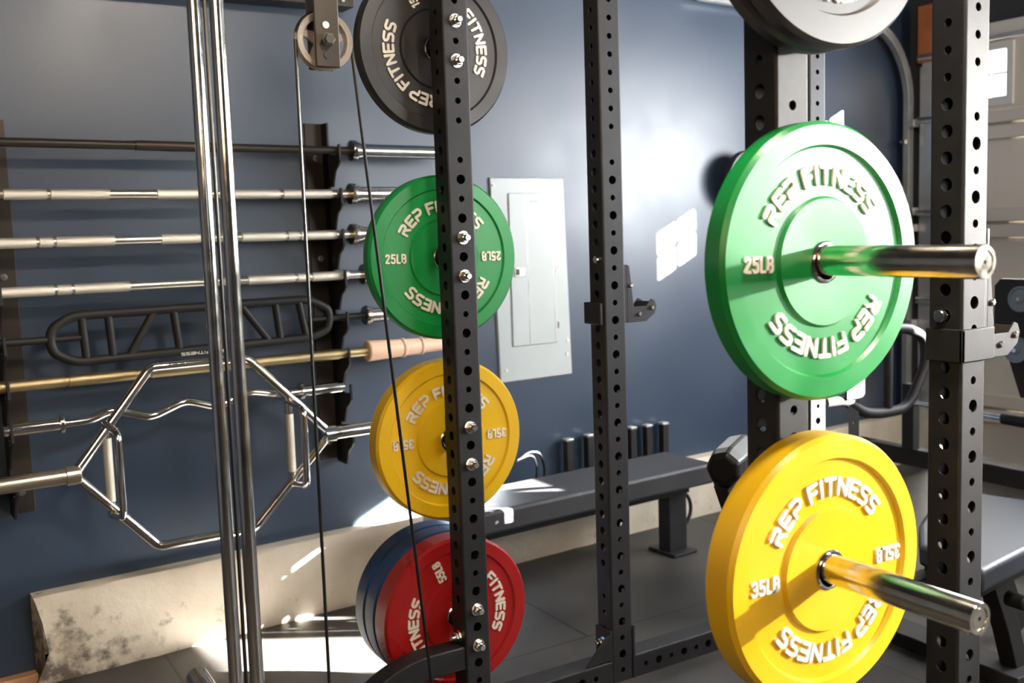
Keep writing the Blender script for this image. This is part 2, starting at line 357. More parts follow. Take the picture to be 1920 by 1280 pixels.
def holes_face(mb, M, w, zlo, zhi, holes):
    hs = sorted(h for h in holes if zlo + 0.014 < h[0] < zhi - 0.014); z = zlo
    if not hs: cell(mb, M, w, zlo, zhi, 0, 0); return
    for i, (zc, r) in enumerate(hs):
        b0 = max(z, zc - 0.0254); 
        if b0 - z > 1e-4: cell(mb, M, w, z, b0, 0, 0)
        b1 = min(zhi, zc + 0.0254) if i < len(hs) - 1 else min(zhi, zc + 0.0254)
        if i < len(hs) - 1: b1 = min(b1, (zc + hs[i + 1][0]) / 2) if hs[i + 1][0] - zc < 0.052 else b1
        cell(mb, M, w, b0, b1, zc, r); z = b1
    if zhi - z > 1e-4: cell(mb, M, w, z, zhi, 0, 0)
def front_holes():
    h = []
    for k in range(-13, 32):
        if k == 0: continue
        h.append((ZG - k * PITCH, 0.0127 if (k > 0 and k % 2 == 0) else 0.0083))
    return h
def side_holes():
    h = []
    for k in range(-13, 30):
        if k == 25: continue
        h.append((ZG - (k + 0.5) * PITCH, 0.0127 if 0 <= k < 25 else 0.0083))
    return h
def tube4(faces, length0, length1, mb=None, hw=HW, rc=0.006, M0=None):
    """faces: hole lists for -Y, +X, +Y, -X"""
    mb = mb or MB(); w = hw - rc; M0 = M0 or Matrix.Identity(4)
    for q, hl in enumerate(faces):
        M = M0 @ Matrix.Rotation(q * PI / 2, 4, 'Z') @ Matrix.Translation((0, -hw, 0))
        holes_face(mb, M, w, length0, length1, hl)
        vs = []; n = 4                                                   # rounded corner strip
        for i in range(n + 1):
            a = -PI / 2 + (PI / 2) * i / n; x = w + rc * math.cos(a); y = -w + rc * math.sin(a)
            vs += [(x, y, length0), (x, y, length1)]
        mb.add(vs, [(2 * i, 2 * i + 2, 2 * i + 3, 2 * i + 1) for i in range(n)], M0 @ Matrix.Rotation(q * PI / 2, 4, 'Z'))
    mb.add([(-w, -w, length0), (w, -w, length0), (w, w, length0), (-w, w, length0)], [(0, 1, 2, 3)], M0)
    mb.add([(-hw, -w, length1), (-w, -hw, length1), (w, -hw, length1), (hw, -w, length1), (hw, w, length1), (w, hw, length1), (-w, hw, length1), (-hw, w, length1)], [tuple(range(8))], M0)
    return mb
PW, D1, D2 = 1.1749, 0.4932, 0.8488
POST = {'P2': (0, 0), 'RF': (D1, 0), 'N3': (D1 + D2, 0), 'P1': (0, PW), 'PB': (D1, PW), 'PT': (D1 + D2, PW)}
rack = thing('power_rack', 'black six-post power rack with perforated square uprights and plate storage pegs', 'power rack')
up_me = None; UP = {}
def nutbolt(mb, x, y, z, d, long=0.026):             # hex nut, washer and stud; d = outward unit vector (x, y)
    dv = Vector((d[0], d[1], 0)); p = Vector((x, y, z))
    mb.cyl(p, p + dv * 0.003, 0.0175, 24)
    Mq = Matrix.Translation(p + dv * 0.003) @ dv.to_track_quat('Z', 'Y').to_matrix().to_4x4()
    mb.lathe([(0.0135, 0), (0.0140, 0.002), (0.0140, 0.0115), (0.0115, 0.0135)], 6, Mq)
    mb.lathe([(0.0085, 0.0135), (0.0085, long - 0.002), (0.0070, long)], 16, Mq)
    return mb
for nme, (x, y) in POST.items():
    if up_me is None:
        o = tube4([front_holes(), side_holes(), front_holes(), side_holes()], 0.0, ZTOP).build('upright', POWD, rack, smooth=30); up_me = o.data
    else:
        o = bpy.data.objects.new('upright', up_me); COL.objects.link(o); o.parent = rack; MWD[o.name] = Matrix.Identity(4)
    o.location = (x, y, 0); UP[nme] = o; MWD[o.name] = Matrix.Translation((x, y, 0))
def beam(name, p, axis, L, z, faces=None, h=HW):     # horizontal 3x3 tube
    M = Matrix.Translation((p[0], p[1], z)) @ (Matrix.Rotation(PI / 2, 4, 'Y') if axis == 'x' else Matrix.Rotation(-PI / 2, 4, 'X'))
    hl = [(0.05 + PITCH * i, 0.0127 if i % 2 else 0.0083) for i in range(int((L - 0.06) / PITCH))]
    return tube4([hl, [], hl, []] if axis == 'x' else [[], hl, [], hl], 0, L, M0=M).build(name, POWD, rack, smooth=30)
for yy in (0, PW):
    beam('base_beam', (HW, yy), 'x', D1 - 2 * HW, 0.033, h=HW)
    beam('base_beam', (D1 + HW, yy), 'x', D2 - 2 * HW, 0.033)
    beam('top_beam', (HW, yy), 'x', D1 - 2 * HW, 2.24); beam('top_beam', (D1 + HW, yy), 'x', D2 - 2 * HW, 2.24)
for xx in (0, D1 + D2): beam('top_beam', (xx, HW), 'y', PW - 2 * HW, 2.24)
# corner gussets and bolts at the foot of the middle far upright
x, y = POST['PB']
g = MB(); Mx = Matrix.Translation((x, y, 0)) @ Matrix.Rotation(PI / 2, 4, 'X')
g.prism([(-0.135, 0.075), (-HW - 0.002, 0.075), (-HW - 0.002, 0.155), (-0.062, 0.150)], 0.032, 0.038, Mx)
g.box(x - HW - 0.008, x - HW, y - HW, y + HW, 0.07, 0.165)
g.build('gusset', POWD, rack, bevel=0.001)
MB().box(x + HW, x + HW + 0.008, y - HW - 0.002, y + HW, 0.0, 0.165).build('gusset', POWD, rack, bevel=0.001)
nutbolt(MB(), x - HW - 0.008, y - 0.005, 0.125, (-1, 0)).build('bolt', ZINC, UP['PB'])
MB().cyl((x - HW, y - 0.012, ZG - 6.5 * PITCH), (x - HW - 0.012, y - 0.012, ZG - 6.5 * PITCH), 0.0105, 20).build('bolt', ZINC, UP['PB'])
nutbolt(MB(), HW * -1, PW - 0.005, 0.262, (-1, 0)).build('bolt', ZINC, UP['P1'])
# pin head on the front right upright
rx, ry = POST['RF']
MB().rod((rx - HW, ry + 0.002, ZG - 8.5 * PITCH), (rx - HW - 0.03, ry + 0.002, ZG - 8.5 * PITCH), [(0, 0.009), (0.006, 0.009), (0.0061, 0.0125), (0.016, 0.0125), (0.018, 0.011), (0.018, 0.0)], 24).build('pin_head', STEELB, UP['RF'])
# foot arm curving away from the far rear upright
path = smoothpath([(-HW, PW - 0.002, 0.208), (-0.21, PW - 0.002, 0.208), (-0.40, PW - 0.002, 0.10), (-0.46, PW - 0.002, 0.0)], 0.14, 10)
MB().tube(path, 0.033, square=True).build('foot_arm', POWD, rack, bevel=0.004)
# storage pegs with plates, upper to lower; outward = -Y for the near side, +Y for the far side
PEGZ = [1.864, 1.356 - 0.051, 0.797, 0.289]
TILT = 0.0
def pegM(side, z):        # local +Z = outward along the peg, local Y = up
    base = Vector((0, -HW, z)) if side < 0 else Vector((0, PW + HW, z))
    if side < 0: return Matrix.Translation(base) @ Matrix.Rotation(PI / 2 - TILT, 4, 'X')
    return Matrix.Translation(base) @ Matrix.Rotation(PI, 4, 'Z') @ Matrix.Rotation(PI / 2 - TILT, 4, 'X')
for side in (-1, 1):
    for z in PEGZ:
        Mp = pegM(side, z)
        pr = [(0.0, 0.0), (0.0242, 0.0), (0.0242, 0.353), (0.0232, 0.3555), (0.0175, 0.3555), (0.0170, 0.3535), (0.0150, 0.3535), (0.0150, 0.3545), (0.0032, 0.3545), (0.0032, 0.340), (0.0, 0.340)]
        m = MB(); m.lathe(pr, 48, Mp)
        pg = m.build('storage_peg', PEGM if side < 0 else STEELB, rack, smooth=30)
        m = MB(); m.prism([(-0.034, -0.075), (0.034, -0.075), (0.034, 0.075), (-0.034, 0.075)], 0.0, 0.006, Mp); m.lathe([(0.034, 0.006), (0.034, 0.016)], 32, Mp)
        mo = m.build('peg_mount', POWD, rack, bevel=0.001)
        yb = HW if side < 0 else PW - HW; dd = 1 if side < 0 else -1
        for dz in (-PITCH, PITCH):
            nutbolt(MB(), 0, yb, z + dz, (0, dd)).build('bolt', ZINC, UP['P2' if side < 0 else 'P1'])

# ------------------------------------------------------------------ lettering strokes
GL = {
 'R': (0.86, [[(0, 0), (0, .52), (.60, .52), (.80, .66), (.80, .86), (.62, 1.0), (.0, 1.0)], [(.42, .50), (.86, 0)]]),
 'E': (0.78, [[(.78, 1), (0, 1), (0, 0), (.78, 0)], [(0.1, .5), (.72, .5)]]),
 'P': (0.84, [[(0, 0), (0, .42), (.62, .42), (.82, .58), (.82, .82), (.62, 1.0), (0.0, 1.0)]]),
 'F': (0.76, [[(.76, 1), (0, 1), (0, 0)], [(0.05, .50), (.66, .50)]]),
 'I': (0.06, [[(.03, 0), (.03, 1)]]),
 'T': (0.86, [[(0, 1), (.86, 1)], [(.43, 1), (.43, 0)]]),
 'N': (0.86, [[(0, 0), (0, 1), (.86, 0), (.86, 1)]]),
 'S': (0.80, [[(.80, 1), (.18, 1), (0, .86), (0, .66), (.18, .52), (.64, .48), (.80, .34), (.80, .14), (.62, 0), (0, 0)]]),
 '1': (0.30, [[(.0, .82), (.26, 1), (.26, 0)]]),
 '2': (0.56, [[(0, .80), (.06, .94), (.2, 1), (.38, 1), (.52, .9), (.52, .68), (.0, .02), (.56, 0)]]),
 '3': (0.56, [[(0, .86), (.12, 1), (.42, 1), (.54, .88), (.54, .64), (.40, .53), (.22, .53)], [(.40, .53), (.54, .40), (.54, .12), (.42, 0), (.12, 0), (0, .14)]]),
 '5': (0.56, [[(.54, 1), (.04, 1), (.02, .55), (.40, .60), (.54, .46), (.54, .12), (.42, 0), (.12, 0), (0, .12)]]),
 'L': (0.46, [[(0, 1), (0, 0), (.46, 0)]]),
 'B': (0.56, [[(0, 0), (0, 1), (.40, 1), (.52, .88), (.52, .64), (.40, .53), (0, .53)], [(.40, .53), (.56, .40), (.56, .13), (.42, 0), (0, 0)]]),
}
def strokes(mb, text, h, sw, gap, mapf, z0, z1, space=0.45, narrow=1.0):
    x = 0; items = []
    for ch in text:
        if ch == ' ': x += space * h; continue
        w, ss = GL[ch]
        items.append((x, ss)); x += w * h * narrow + gap + sw
    total = x - gap - sw; k = 0
    for x0, ss in items:
        for st in ss:
            P = [Vector((x0 + a * h * narrow - total / 2, b * h, 0)) for a, b in st]
            for i in range(len(P) - 1):
                a, b = P[i], P[i + 1]; d = (b - a); L = d.length; d.normalize(); q = Vector((-d.y, d.x, 0)) * sw / 2
                nseg = max(1, int(L / 0.012)); k += 1; e = (k % 9) * 0.00002
                pts = []
                left = [a + d * L * j / nseg + q for j in range(nseg + 1)]; right = [a + d * L * j / nseg - q for j in range(nseg + 1)]
                cap1 = [b + Vector((math.cos(t), math.sin(t), 0)) * sw / 2 for t in [math.atan2(-q.y, -q.x) + PI * j / 4 for j in (1, 2, 3)]]
                cap0 = [a + Vector((math.cos(t), math.sin(t), 0)) * sw / 2 for t in [math.atan2(q.y, q.x) + PI * j / 4 for j in (1, 2, 3)]]
                poly = [mapf(p) for p in right + cap1 + left[::-1] + cap0]
                mb.prism(poly, z0, z1 + e)
    return mb
def arcmap(r, ac):        # baseline radius r, centred on angle ac (radians), reading clockwise
    def f(p):
        a = ac - p.x / (r + 0.017); rr = r + p.y; return (rr * math.cos(a), rr * math.sin(a))
    return f
def flatmap(cx, cy, rot):
    c, s = math.cos(rot), math.sin(rot)
    def f(p):
        y = p.y - 0.012; return (cx + p.x * c - y * s, cy + p.x * s + y * c)
    return f

def bumper(label, m, wt, th, side, z, off, rot=0.0, flip=False, r=0.225, letters=True, group='rubber bumper plates stored on the rack pegs', drop=0.0022, wide=0.187, name='bumper_plate'):
    """off = distance from the post face to the back of the plate; the lettered face points at -Y"""
    # the visible face points to -Y for both sides of the rack
    Mp = pegM(side, z)
    zf = off + th
    axis_pt = Mp @ Vector((0, 0, zf if side < 0 else off))      # centre of the face that looks to -Y
    rootM = Matrix.Translation(axis_pt - Vector((0, 0, drop))) @ Matrix.Rotation(PI / 2 - (TILT if side < 0 else -TILT), 4, 'X')
    b = thing(name, label, 'weight plate', rootM, group)
    ch = 0.008
    prof = [(0.0272, -th + 0.002), (0.036, -th + 0.002), (0.100, -th), (0.218, -th), (r, -th + ch), (r, -ch), (0.2185, 0.0),
            (wide, 0.0), (wide - 0.004, -0.007), (0.106, -0.007), (0.102, -0.001), (0.036, -0.0035), (0.0272, -0.0035)]
    m1 = MB(); m1.lathe(prof, 128, None, close=True)
    frame = rootM
    m1.build('rubber_disc', m, b, frame, smooth=22)
    m2 = MB(); m2.lathe([(0.0270, -th + 0.001), (0.034, -th + 0.001), (0.034, -0.0015), (0.032, 0.0), (0.0285, 0.0), (0.0270, -0.003)], 64, None, close=True)
    m2.build('hub_insert', CHROME, b, frame, smooth=30)
    if letters:
        lz0, lz1 = -0.0075, -0.0030
        for kk in (0, PI):
            strokes(MB(), 'REP FITNESS', 0.0265, 0.0072, 0.0028, arcmap(0.1262, math.radians(94 + rot) + kk), lz0, lz1, narrow=0.93).build('raised_name', CREAM, b, frame, smooth=0)
        for kk, fl in ((0, 0), (PI, 1 if flip else 0)):
            a = math.radians(-1 + rot) + kk
            strokes(MB(), wt + 'LB', 0.0215, 0.0050, 0.0016, flatmap(0.146 * math.cos(a), 0.146 * math.sin(a), a + PI + (PI if fl else 0)), lz0, lz1, narrow=0.80).build('raised_weight_mark', CREAM, b, frame, smooth=0)
    return b
G = bumper
# near side
G('glare-lit black bumper plate with cream lettering, topmost on the near right post', BLKRUB, '15', 0.036, -1, PEGZ[0], 0.056, 12, wide=0.176)
G('plain black bumper plate tucked behind the lettered one at the upper right', BLKRUB, '15', 0.036, -1, PEGZ[0], 0.0185, 40, wide=0.176, letters=False)
G('large bright green 25LB bumper plate nearest the camera, on the right post', GREEN, '25', 0.048, -1, PEGZ[1], 0.025, 0, drop=0.0026)
G('large yellow 35LB bumper plate nearest the camera, below the green one on the right', YELLOW, '35', 0.064, -1, PEGZ[2], 0.018, 0, drop=0.0026)
# far side
G('black bumper plate with cream letters at the top of the far post, left of centre', BLKRUB, '15', 0.040, 1, PEGZ[0], 0.035, -62, flip=True)
G('green 25LB bumper plate on the far post, left of centre behind the upright', GREEN, '25', 0.044, 1, PEGZ[1], 0.031, 0)
G('yellow 35LB bumper plate on the far post, partly behind the cable', YELLOW, '35', 0.062, 1, PEGZ[2], 0.035, 0, flip=True)
G('red 55LB bumper plate lowest on the far post, near the floor', RED, '55', 0.080, 1, PEGZ[3], 0.035, -67, flip=True)
G('blue bumper plate pressed directly behind the red one near the floor', BLUE, '45', 0.072, 1, PEGZ[3], 0.1155, 20, letters=False)
G('blue bumper plate rearmost on the lowest far peg, closest to the concrete footing', BLUE, '45', 0.070, 1, PEGZ[3], 0.188, 50, letters=False)

# ------------------------------------------------------------------ J-cups
def jcup(label, post, sgn):                          # sgn -1: outer cheek on -Y, +1: on +Y
    px, py = POST[post]; M = T(px, py, 1.09)
    j = thing('j_cup', label, 'bar holder', M, 'j-cups pinned to the rack uprights')
    s = sgn; o = MB()
    ya, yb = sorted((s * 0.0415, s * 0.0485)); o.box(px - 0.052, px + 0.052, py + ya, py + yb, 1.09, 1.154)
    yc, yd = sorted((s * 0.0485, -s * 0.034)); o.box(px - 0.052, px - 0.0415, py + yc, py + yd, 1.09, 1.154)
    o.build('wrap_band', POWD, j, bevel=0.002)
    poly = [(0.048, 0.0), (0.118, 0.0), (0.150, 0.022), (0.158, 0.044), (0.150, 0.062), (0.138, 0.066), (0.118, 0.046), (0.072, 0.046), (0.058, 0.168), (0.048, 0.172)]
    for yy in (-0.034, 0.030):
        c = MB(); c.prism(poly, 0.0, 0.004, Matrix.Translation((px, py + yy + 0.004, 1.09)) @ Matrix.Rotation(PI / 2, 4, 'X')); c.build('cheek', POWD, j, bevel=0.0008)
    MB().box(px + 0.0385, px + 0.047, py - 0.034, py + 0.034, 1.09, 1.262).build('liner', LINER, j)
    f = MB(); f.prism([(0.05, 0.0), (0.116, 0.0), (0.148, 0.022), (0.150, 0.05), (0.138, 0.060), (0.116, 0.038), (0.05, 0.038)], -0.030, 0.030, Matrix.Translation((px, py, 1.09)) @ Matrix.Rotation(PI / 2, 4, 'X'))
    f.build('cradle', DARKB, j, bevel=0.003)
    for bx, bz in ((0.062, 0.110), (0.092, 0.024), (0.140, 0.040)):
        MB().rod((px + bx, py - 0.034, 1.09 + bz), (px + bx, py - 0.05, 1.09 + bz), [(0, 0.0068), (0.004, 0.0068), (0.006, 0.005), (0.006, 0)], 14).build('screw', ZINC, j)
    return j
jcup('black j-cup clamped around the near right upright, level with the cable machine wheels', 'RF', -1)
jcup('black j-cup on the middle far upright, in front of the blue wall', 'PB', 1)
# safety strap plate beside the front right upright
st = thing('steel_guard', 'thin black vertical steel guard behind the near right upright above its j-cup', 'guard', T(rx + 0.055, 0, 1.262)); 
MB().box(rx + 0.0385, rx + 0.0465, -0.03, 0.03, 1.262, 1.33).build('guard_strip', LINER, st); MB().box(rx + 0.0465, rx + 0.051, -0.034, 0.034, 1.262, 1.345).build('guard_face', GALV, st, bevel=0.001)

# ------------------------------------------------------------------ loop handle attached to the far front upright
px, py = POST['PT']
lh = thing('dip_handle', 'black tubular loop handle attachment hooked on the far right upright', 'handle attachment', T(px + 0.05, py, 0.75))
yl = 1.175
lp = smoothpath([(1.42, yl, 0.745), (1.52, yl, 0.742), (1.62, yl, 0.684), (1.70, yl, 0.672), (1.86, yl, 0.672), (1.965, yl, 0.83), (1.955, yl, 0.935), (1.85, yl, 0.975), (1.42, yl, 0.985)], 0.06, 7)
MB().tube(lp, 0.019, 18).build('loop_tube', POWDM, lh)
MB().cyl((1.75, yl, 0.690), (1.75, yl, 0.960), 0.017, 18).build('grip', POWDM, lh)
MB().box(px + HW, px + HW + 0.05, yl - 0.04, yl + 0.04, 0.93, 1.03).build('mount_plate', POWD, lh, bevel=0.003)
k_ = MB(); holes_face(k_, Matrix.Translation((1.548, 1.160, 0)), 0.028, 0.56, 0.80, [(0.60, 0.008), (0.66, 0.006), (0.72, 0.008)])
k_.box(1.520, 1.576, 1.1605, 1.166, 0.56, 0.585).build('keyhole_plate', POWD, lh, smooth=0)
MB().box(1.50, 1.60, 1.150, 1.158, 0.745, 0.88).build('lever_plate', POWD, lh, bevel=0.004)
for z in (0.98,): nutbolt(MB(), px + HW + 0.05, yl, z, (1, 0)).build('bolt', ZINC, lh)

# ------------------------------------------------------------------ lat cable tower
lt = thing('cable_tower', 'tall lat tower with two chrome guide rods and loading carriage at the left', 'cable machine', T(-0.778, 0.588, 0))
for yy in (0.514, 0.663):
    MB().cyl((-0.778, yy, 0.03), (-0.778, yy, 2.28), 0.0125, 40).build('guide_rod', CHROME, lt)
MB().box(-0.82, -0.736, 0.44, 0.74, 0, 0.05).build('base_plate', POWD, lt, bevel=0.003)
MB().box(-0.82, -0.28, 0.552, 0.622, 2.24, 2.31).build('top_arm', POWD, lt, bevel=0.004)
MB().box(-0.82, -0.736, 0.44, 0.74, 2.24, 2.31).build('top_plate', POWD, lt, bevel=0.003)
MB().box(-0.805, -0.751, 0.49, 0.70, 0.34, 0.46).build('carriage', POWD, lt, bevel=0.004)
MB().rod((-0.778, 0.70, 0.400), (-0.778, 0.995, 0.408), [(0, 0.0245), (0.292, 0.0245), (0.295, 0.022), (0.295, 0.0)], 36).build('loading_peg', CHROME, lt)
MB().tube([(-0.778, 0.587, 0.46), (-0.778, 0.588, 1.2), (-0.778, 0.587, 2.24)], 0.0034, 10).build('carriage_cable', CABLE, lt)
# floating pulley
PXc, PZc = -0.566, 1.726
pl = thing('pulley_block', 'clear round cable pulley in a brown-black steel bracket, top left', 'pulley', T(PXc, 0.587, PZc))
def wheel(mb, c, r, w, n=64, spokes=True):
    M = Matrix.Translation(c) @ Matrix.Rotation(PI / 2, 4, 'X')
    mb.lathe([(r * 0.80, -w), (r, -w), (r, -w * 0.6), (r * 0.93, 0), (r, w * 0.6), (r, w), (r * 0.80, w), (r * 0.76, w * 0.4), (r * 0.76, -w * 0.4)], n, M, close=True)
    mb.lathe([(0.006, -w), (r * 0.30, -w), (r * 0.30, w), (0.006, w)], 32, M, close=True)
    if spokes:
        for k in range(5):
            a = 2 * PI * k / 5 + 0.3; q = M @ Matrix.Rotation(a, 4, 'Z')
            mb.prism([(r * 0.25, -0.012), (r * 0.78, -0.005), (r * 0.78, 0.005), (r * 0.25, 0.012)], -w * 0.4, w * 0.4, q)
    return mb
wheel(MB(), (PXc, 0.587, PZc), 0.053, 0.011).build('wheel', PULLC, pl, smooth=30)
for yy in (0.566, 0.603):
    m = MB(); tq = 0.0
    m.box(PXc - 0.024, PXc + 0.024, yy, yy + 0.005, PZc - 0.050, 2.238); m.build('side_plate', DARKB if yy < 0.58 else POWD, pl, bevel=0.003)
MB().rod((PXc + 0.001, 0.61, PZc), (PXc + 0.001, 0.546, PZc), [(0, 0.005), (0.044, 0.005), (0.0441, 0.0125), (0.047, 0.0125), (0.0471, 0.0105), (0.055, 0.0105), (0.0565, 0.009), (0.0565, 0.0)], 6).build('axle_bolt', ZINC, pl, smooth=0)
for dz in (0.026, -0.028): MB().cyl((PXc - 0.002, 0.5662, PZc + dz), (PXc - 0.002, 0.5645, PZc + dz), 0.0062, 18).build('bolt_hole', WHITEP if dz > 0 else LINER, pl)
# cables
c1 = thing('cable', 'black steel cable hanging from the left side of the clear pulley', 'cable', T(-0.62, 0.587, 0.3))
pc = [(-0.6195, 0.587, 0.12), (-0.6195, 0.587, 0.9), (-0.6195, 0.587, PZc)]
for i in range(1, 12):
    a = PI - PI * i / 12; pc.append((PXc + 0.0535 * math.cos(a), 0.587, PZc + 0.0535 * math.sin(a)))
MB().tube(pc[:3], 0.0032, 10).build('strand', CABLE, c1)
c2_ = thing('cable', 'black steel cable slanting from the right side of the clear pulley across the plates', 'cable', T(-0.40, 0.587, 0.3))
MB().tube(pc[3:] + [(PXc + 0.0535, 0.587, PZc), (-0.402, 0.587, 0.445), (-0.377, 0.587, 0.12)], 0.0032, 10).build('strand', CABLE, c2_)
lpz = thing('low_pulley_block', 'low cable pulley housing standing on the floor below the left cables', 'pulley', T(-0.5, 0.587, 0))
MB().box(-0.66, -0.34, 0.55, 0.625, 0, 0.06).build('base_plate', POWD, lpz, bevel=0.004)
MB().box(-0.64, -0.60, 0.56, 0.615, 0.06, 0.12).box(-0.40, -0.36, 0.56, 0.615, 0.06, 0.12).build('cable_anchor', POWD, lpz, bevel=0.003)

# ------------------------------------------------------------------ wall barbell holder and bars (wall frame)
BZ = [1.672, 1.520, 1.377, 1.232, 1.083]
def wall_bracket(label, x0, x1, ztop, zbot, hooks, outer):
    b = thing('barbell_wall_bracket', label, 'barbell holder', WT((x0 + x1) / 2, 0, zbot), 'steel brackets of the wall barbell rack')
    MB().box(x0, x1, -0.006, 0, zbot, ztop).build('back_plate', DARKB, b, WM, bevel=0.001)
    # scalloped web standing off the wall, one hook per bar
    for k, z in enumerate(hooks):
        m = MB(); zz = z - 0.014; t = min(0.072, (zz - (hooks[k + 1] - 0.014 if k + 1 < len(hooks) else zbot)) * 0.5)
        poly = [(0.006, zz + 0.045), (0.045, zz + 0.030), (0.066, zz + 0.002), (0.100, zz - 0.001), (0.128, zz - 0.001), (0.140, zz + 0.004), (0.140, zz + 0.034), (0.150, zz + 0.034), (0.151, zz - 0.022), (0.135, zz - 0.040), (0.110, zz - 0.055), (0.095, zz - 0.085), (0.085, zz - 0.112), (0.006, zz - 0.112)]
        xw = x1 - 0.008 if outer > 0 else x0
        Mq = Matrix.Translation((xw, 0, 0)) @ Matrix(((0, 0, 1, 0), (-1, 0, 0, 0), (0, 1, 0, 0), (0, 0, 0, 1)))
        m.prism(poly, 0, 0.008, Mq); m.build('hook', POWDM, b, WM, bevel=0.0008)
        for dz in (-0.018, -0.030): MB().cyl((xw + (0.008 if outer > 0 else 0), -0.118 + dz * 0.3, zz + dz), (xw + (0.010 if outer > 0 else -0.002), -0.118 + dz * 0.3, zz + dz), 0.003, 8).build('rivet', ZINC, b, WM)
    MB().box(x1 - 0.008 if outer > 0 else x0, x1 if outer > 0 else x0 + 0.008, -0.055, -0.006, zbot, ztop).build('web', POWDM, b, WM, bevel=0.001)
    for z in ((ztop + zbot) / 2 + 0.49, (ztop + zbot) / 2 + 0.13, zbot + 0.065):
        MB().rod(((x0 + x1) / 2, -0.006, z), ((x0 + x1) / 2, -0.02, z), [(0, 0.011), (0.003, 0.011), (0.0031, 0.008), (0.008, 0.007), (0.008, 0)], 12).build('lag_bolt', ZINC, b, WM)
    return b
HK = BZ + [0.952, 0.822, 0.665]
wall_bracket('left black wall bracket of the barbell rack, cut by the left picture edge', -1.035, -0.965, 1.75, 0.54, HK, -1)
wall_bracket('right black wall bracket of the barbell rack, behind the hanging cable', -0.008, 0.062, 1.775, 0.55, HK, 1)
DB = 0.122
def barbell(label, z, xin, shaft, sleeve, marks, xc, dark=False):
    """xin: inner collar x at the right; marks: (x0, x1) of knurled runs; xc: middle of the bar"""
    b = thing('barbell', label, 'barbell', WT(xc, DB, z), 'straight barbells lying on the wall rack')
    a = (xc * 2 - xin, -DB, z); c = (xin, -DB, z)
    MB().cyl(a, c, 0.0138, 28).build('shaft', shaft, b, WM)
    for x0, x1 in marks: MB().rod((x0, -DB, z), (x1, -DB, z), [(0, 0.0140), (0.001, 0.0160), (x1 - x0 - 0.001, 0.0160), (x1 - x0, 0.0145)], 28).build('knurling', KNURL if not dark else shaft, b, WM)
    for sx, x in ((1, xin), (-1, 2 * xc - xin)):
        pr = [(0.0, 0.014), (0.0, 0.036), (0.002, 0.037), (0.018, 0.037), (0.0181, 0.0300), (0.034, 0.0300), (0.0341, 0.0252), (0.440, 0.0252), (0.442, 0.0235), (0.442, 0.0)]
        MB().rod((x, -DB, z), (x + sx * 0.45, -DB, z), pr, 40).build('sleeve', sleeve, b, WM, smooth=30)
    return b
barbell('topmost dark shafted barbell on the wall rack with polished sleeves', BZ[0], 0.112, DARKB, CHROME, [(-0.62, -0.36)], -0.56, True)
barbell('second barbell from the top, warm steel shaft, just above the green plate', BZ[1], 0.100, BARST, STEELB, [(-1.00, -0.883), (-0.873, -0.705), (-0.565, -0.43), (-0.34, -0.16), (-0.148, 0.03)], -0.56)
barbell('third barbell from the top, pale steel shaft ending behind the green plate', BZ[2], 0.098, BARST2, STEELB, [(-1.10, -0.922), (-0.914, -0.876), (-0.868, -0.70), (-0.56, -0.44), (-0.30, -0.147), (-0.139, -0.10), (-0.092, 0.04)], -0.56)
barbell('fourth barbell from the top, directly above the black multi-grip bar', BZ[3], 0.134, BARST2, STEELB, [(-1.2, -0.883), (-0.875, -0.835), (-0.827, -0.665), (-0.287, -0.122), (-0.114, -0.067), (-0.059, 0.08)], -0.53)
# multi-grip bar
z5 = BZ[4]
sb = thing('multi_grip_bar', 'black multi-grip bar with rounded frame and cross handles on the wall rack', 'barbell', WT(-0.45, DB, z5))
fr = [(-0.84, z5 + 0.068), (-0.075, z5 + 0.072), (-0.005, z5 + 0.035), (0.0, z5), (-0.01, z5 - 0.04), (-0.075, z5 - 0.062), (-0.84, z5 - 0.075), (-0.898, z5 - 0.04), (-0.905, z5), (-0.895, z5 + 0.035)]
P_ = [Vector((x, -DB, z)) for x, z in fr]; n_ = len(P_); out = []
for i in range(n_):
    a, p, b2 = P_[i - 1], P_[i], P_[(i + 1) % n_]
    q = min(0.03, (a - p).length * 0.45, (b2 - p).length * 0.45)
    s0 = p + (a - p).normalized() * q; s1 = p + (b2 - p).normalized() * q
    for j in range(5): t = j / 4; out.append(s0 * (1 - t) ** 2 + p * 2 * t * (1 - t) + s1 * t * t)
MB().tube(out, 0.0150, 16, closed=True).build('frame', POWDM, sb, WM)
for a, b2 in (((-0.812, .063), (-0.806, -.066)), ((-0.735, .063), (-0.728, -.066)), ((-0.598, .063), (-0.678, -.066)), ((-0.536, .065), (-0.524, -.066)), ((-0.393, .066), (-0.393, -.064)), ((-0.315, .066), (-0.226, -.058)), ((-0.196, .068), (-0.183, -.058)), ((-0.112, .068), (-0.090, -.056))):
    MB().cyl((a[0], -DB, z5 + a[1]), (b2[0], -DB, z5 + b2[1]), 0.0125, 16).build('cross_handle', POWDM, sb, WM)
for x0, x1 in ((-0.905, -1.30), (0.0, 0.150)): MB().cyl((x0, -DB, z5), (x1, -DB, z5), 0.0115, 16).build('stub_shaft', POWDM, sb, WM)
for x0, x1 in ((-0.905, -0.815), (0.0, -0.098)): MB().cyl((x0, -DB, z5), (x1, -DB, z5), 0.009, 12).build('inner_brace', POWDM, sb, WM)
for x, s_ in ((0.135, 1), (-1.30, -1)):
    MB().rod((x, -DB, z5), (x + s_ * 0.3, -DB, z5), [(0, 0.012), (0, 0.033), (0.004, 0.036), (0.012, 0.036), (0.014, 0.030), (0.024, 0.030), (0.026, 0.0245), (0.24, 0.0245), (0.24, 0)], 32).build('sleeve', STEELB, sb, WM, smooth=30)
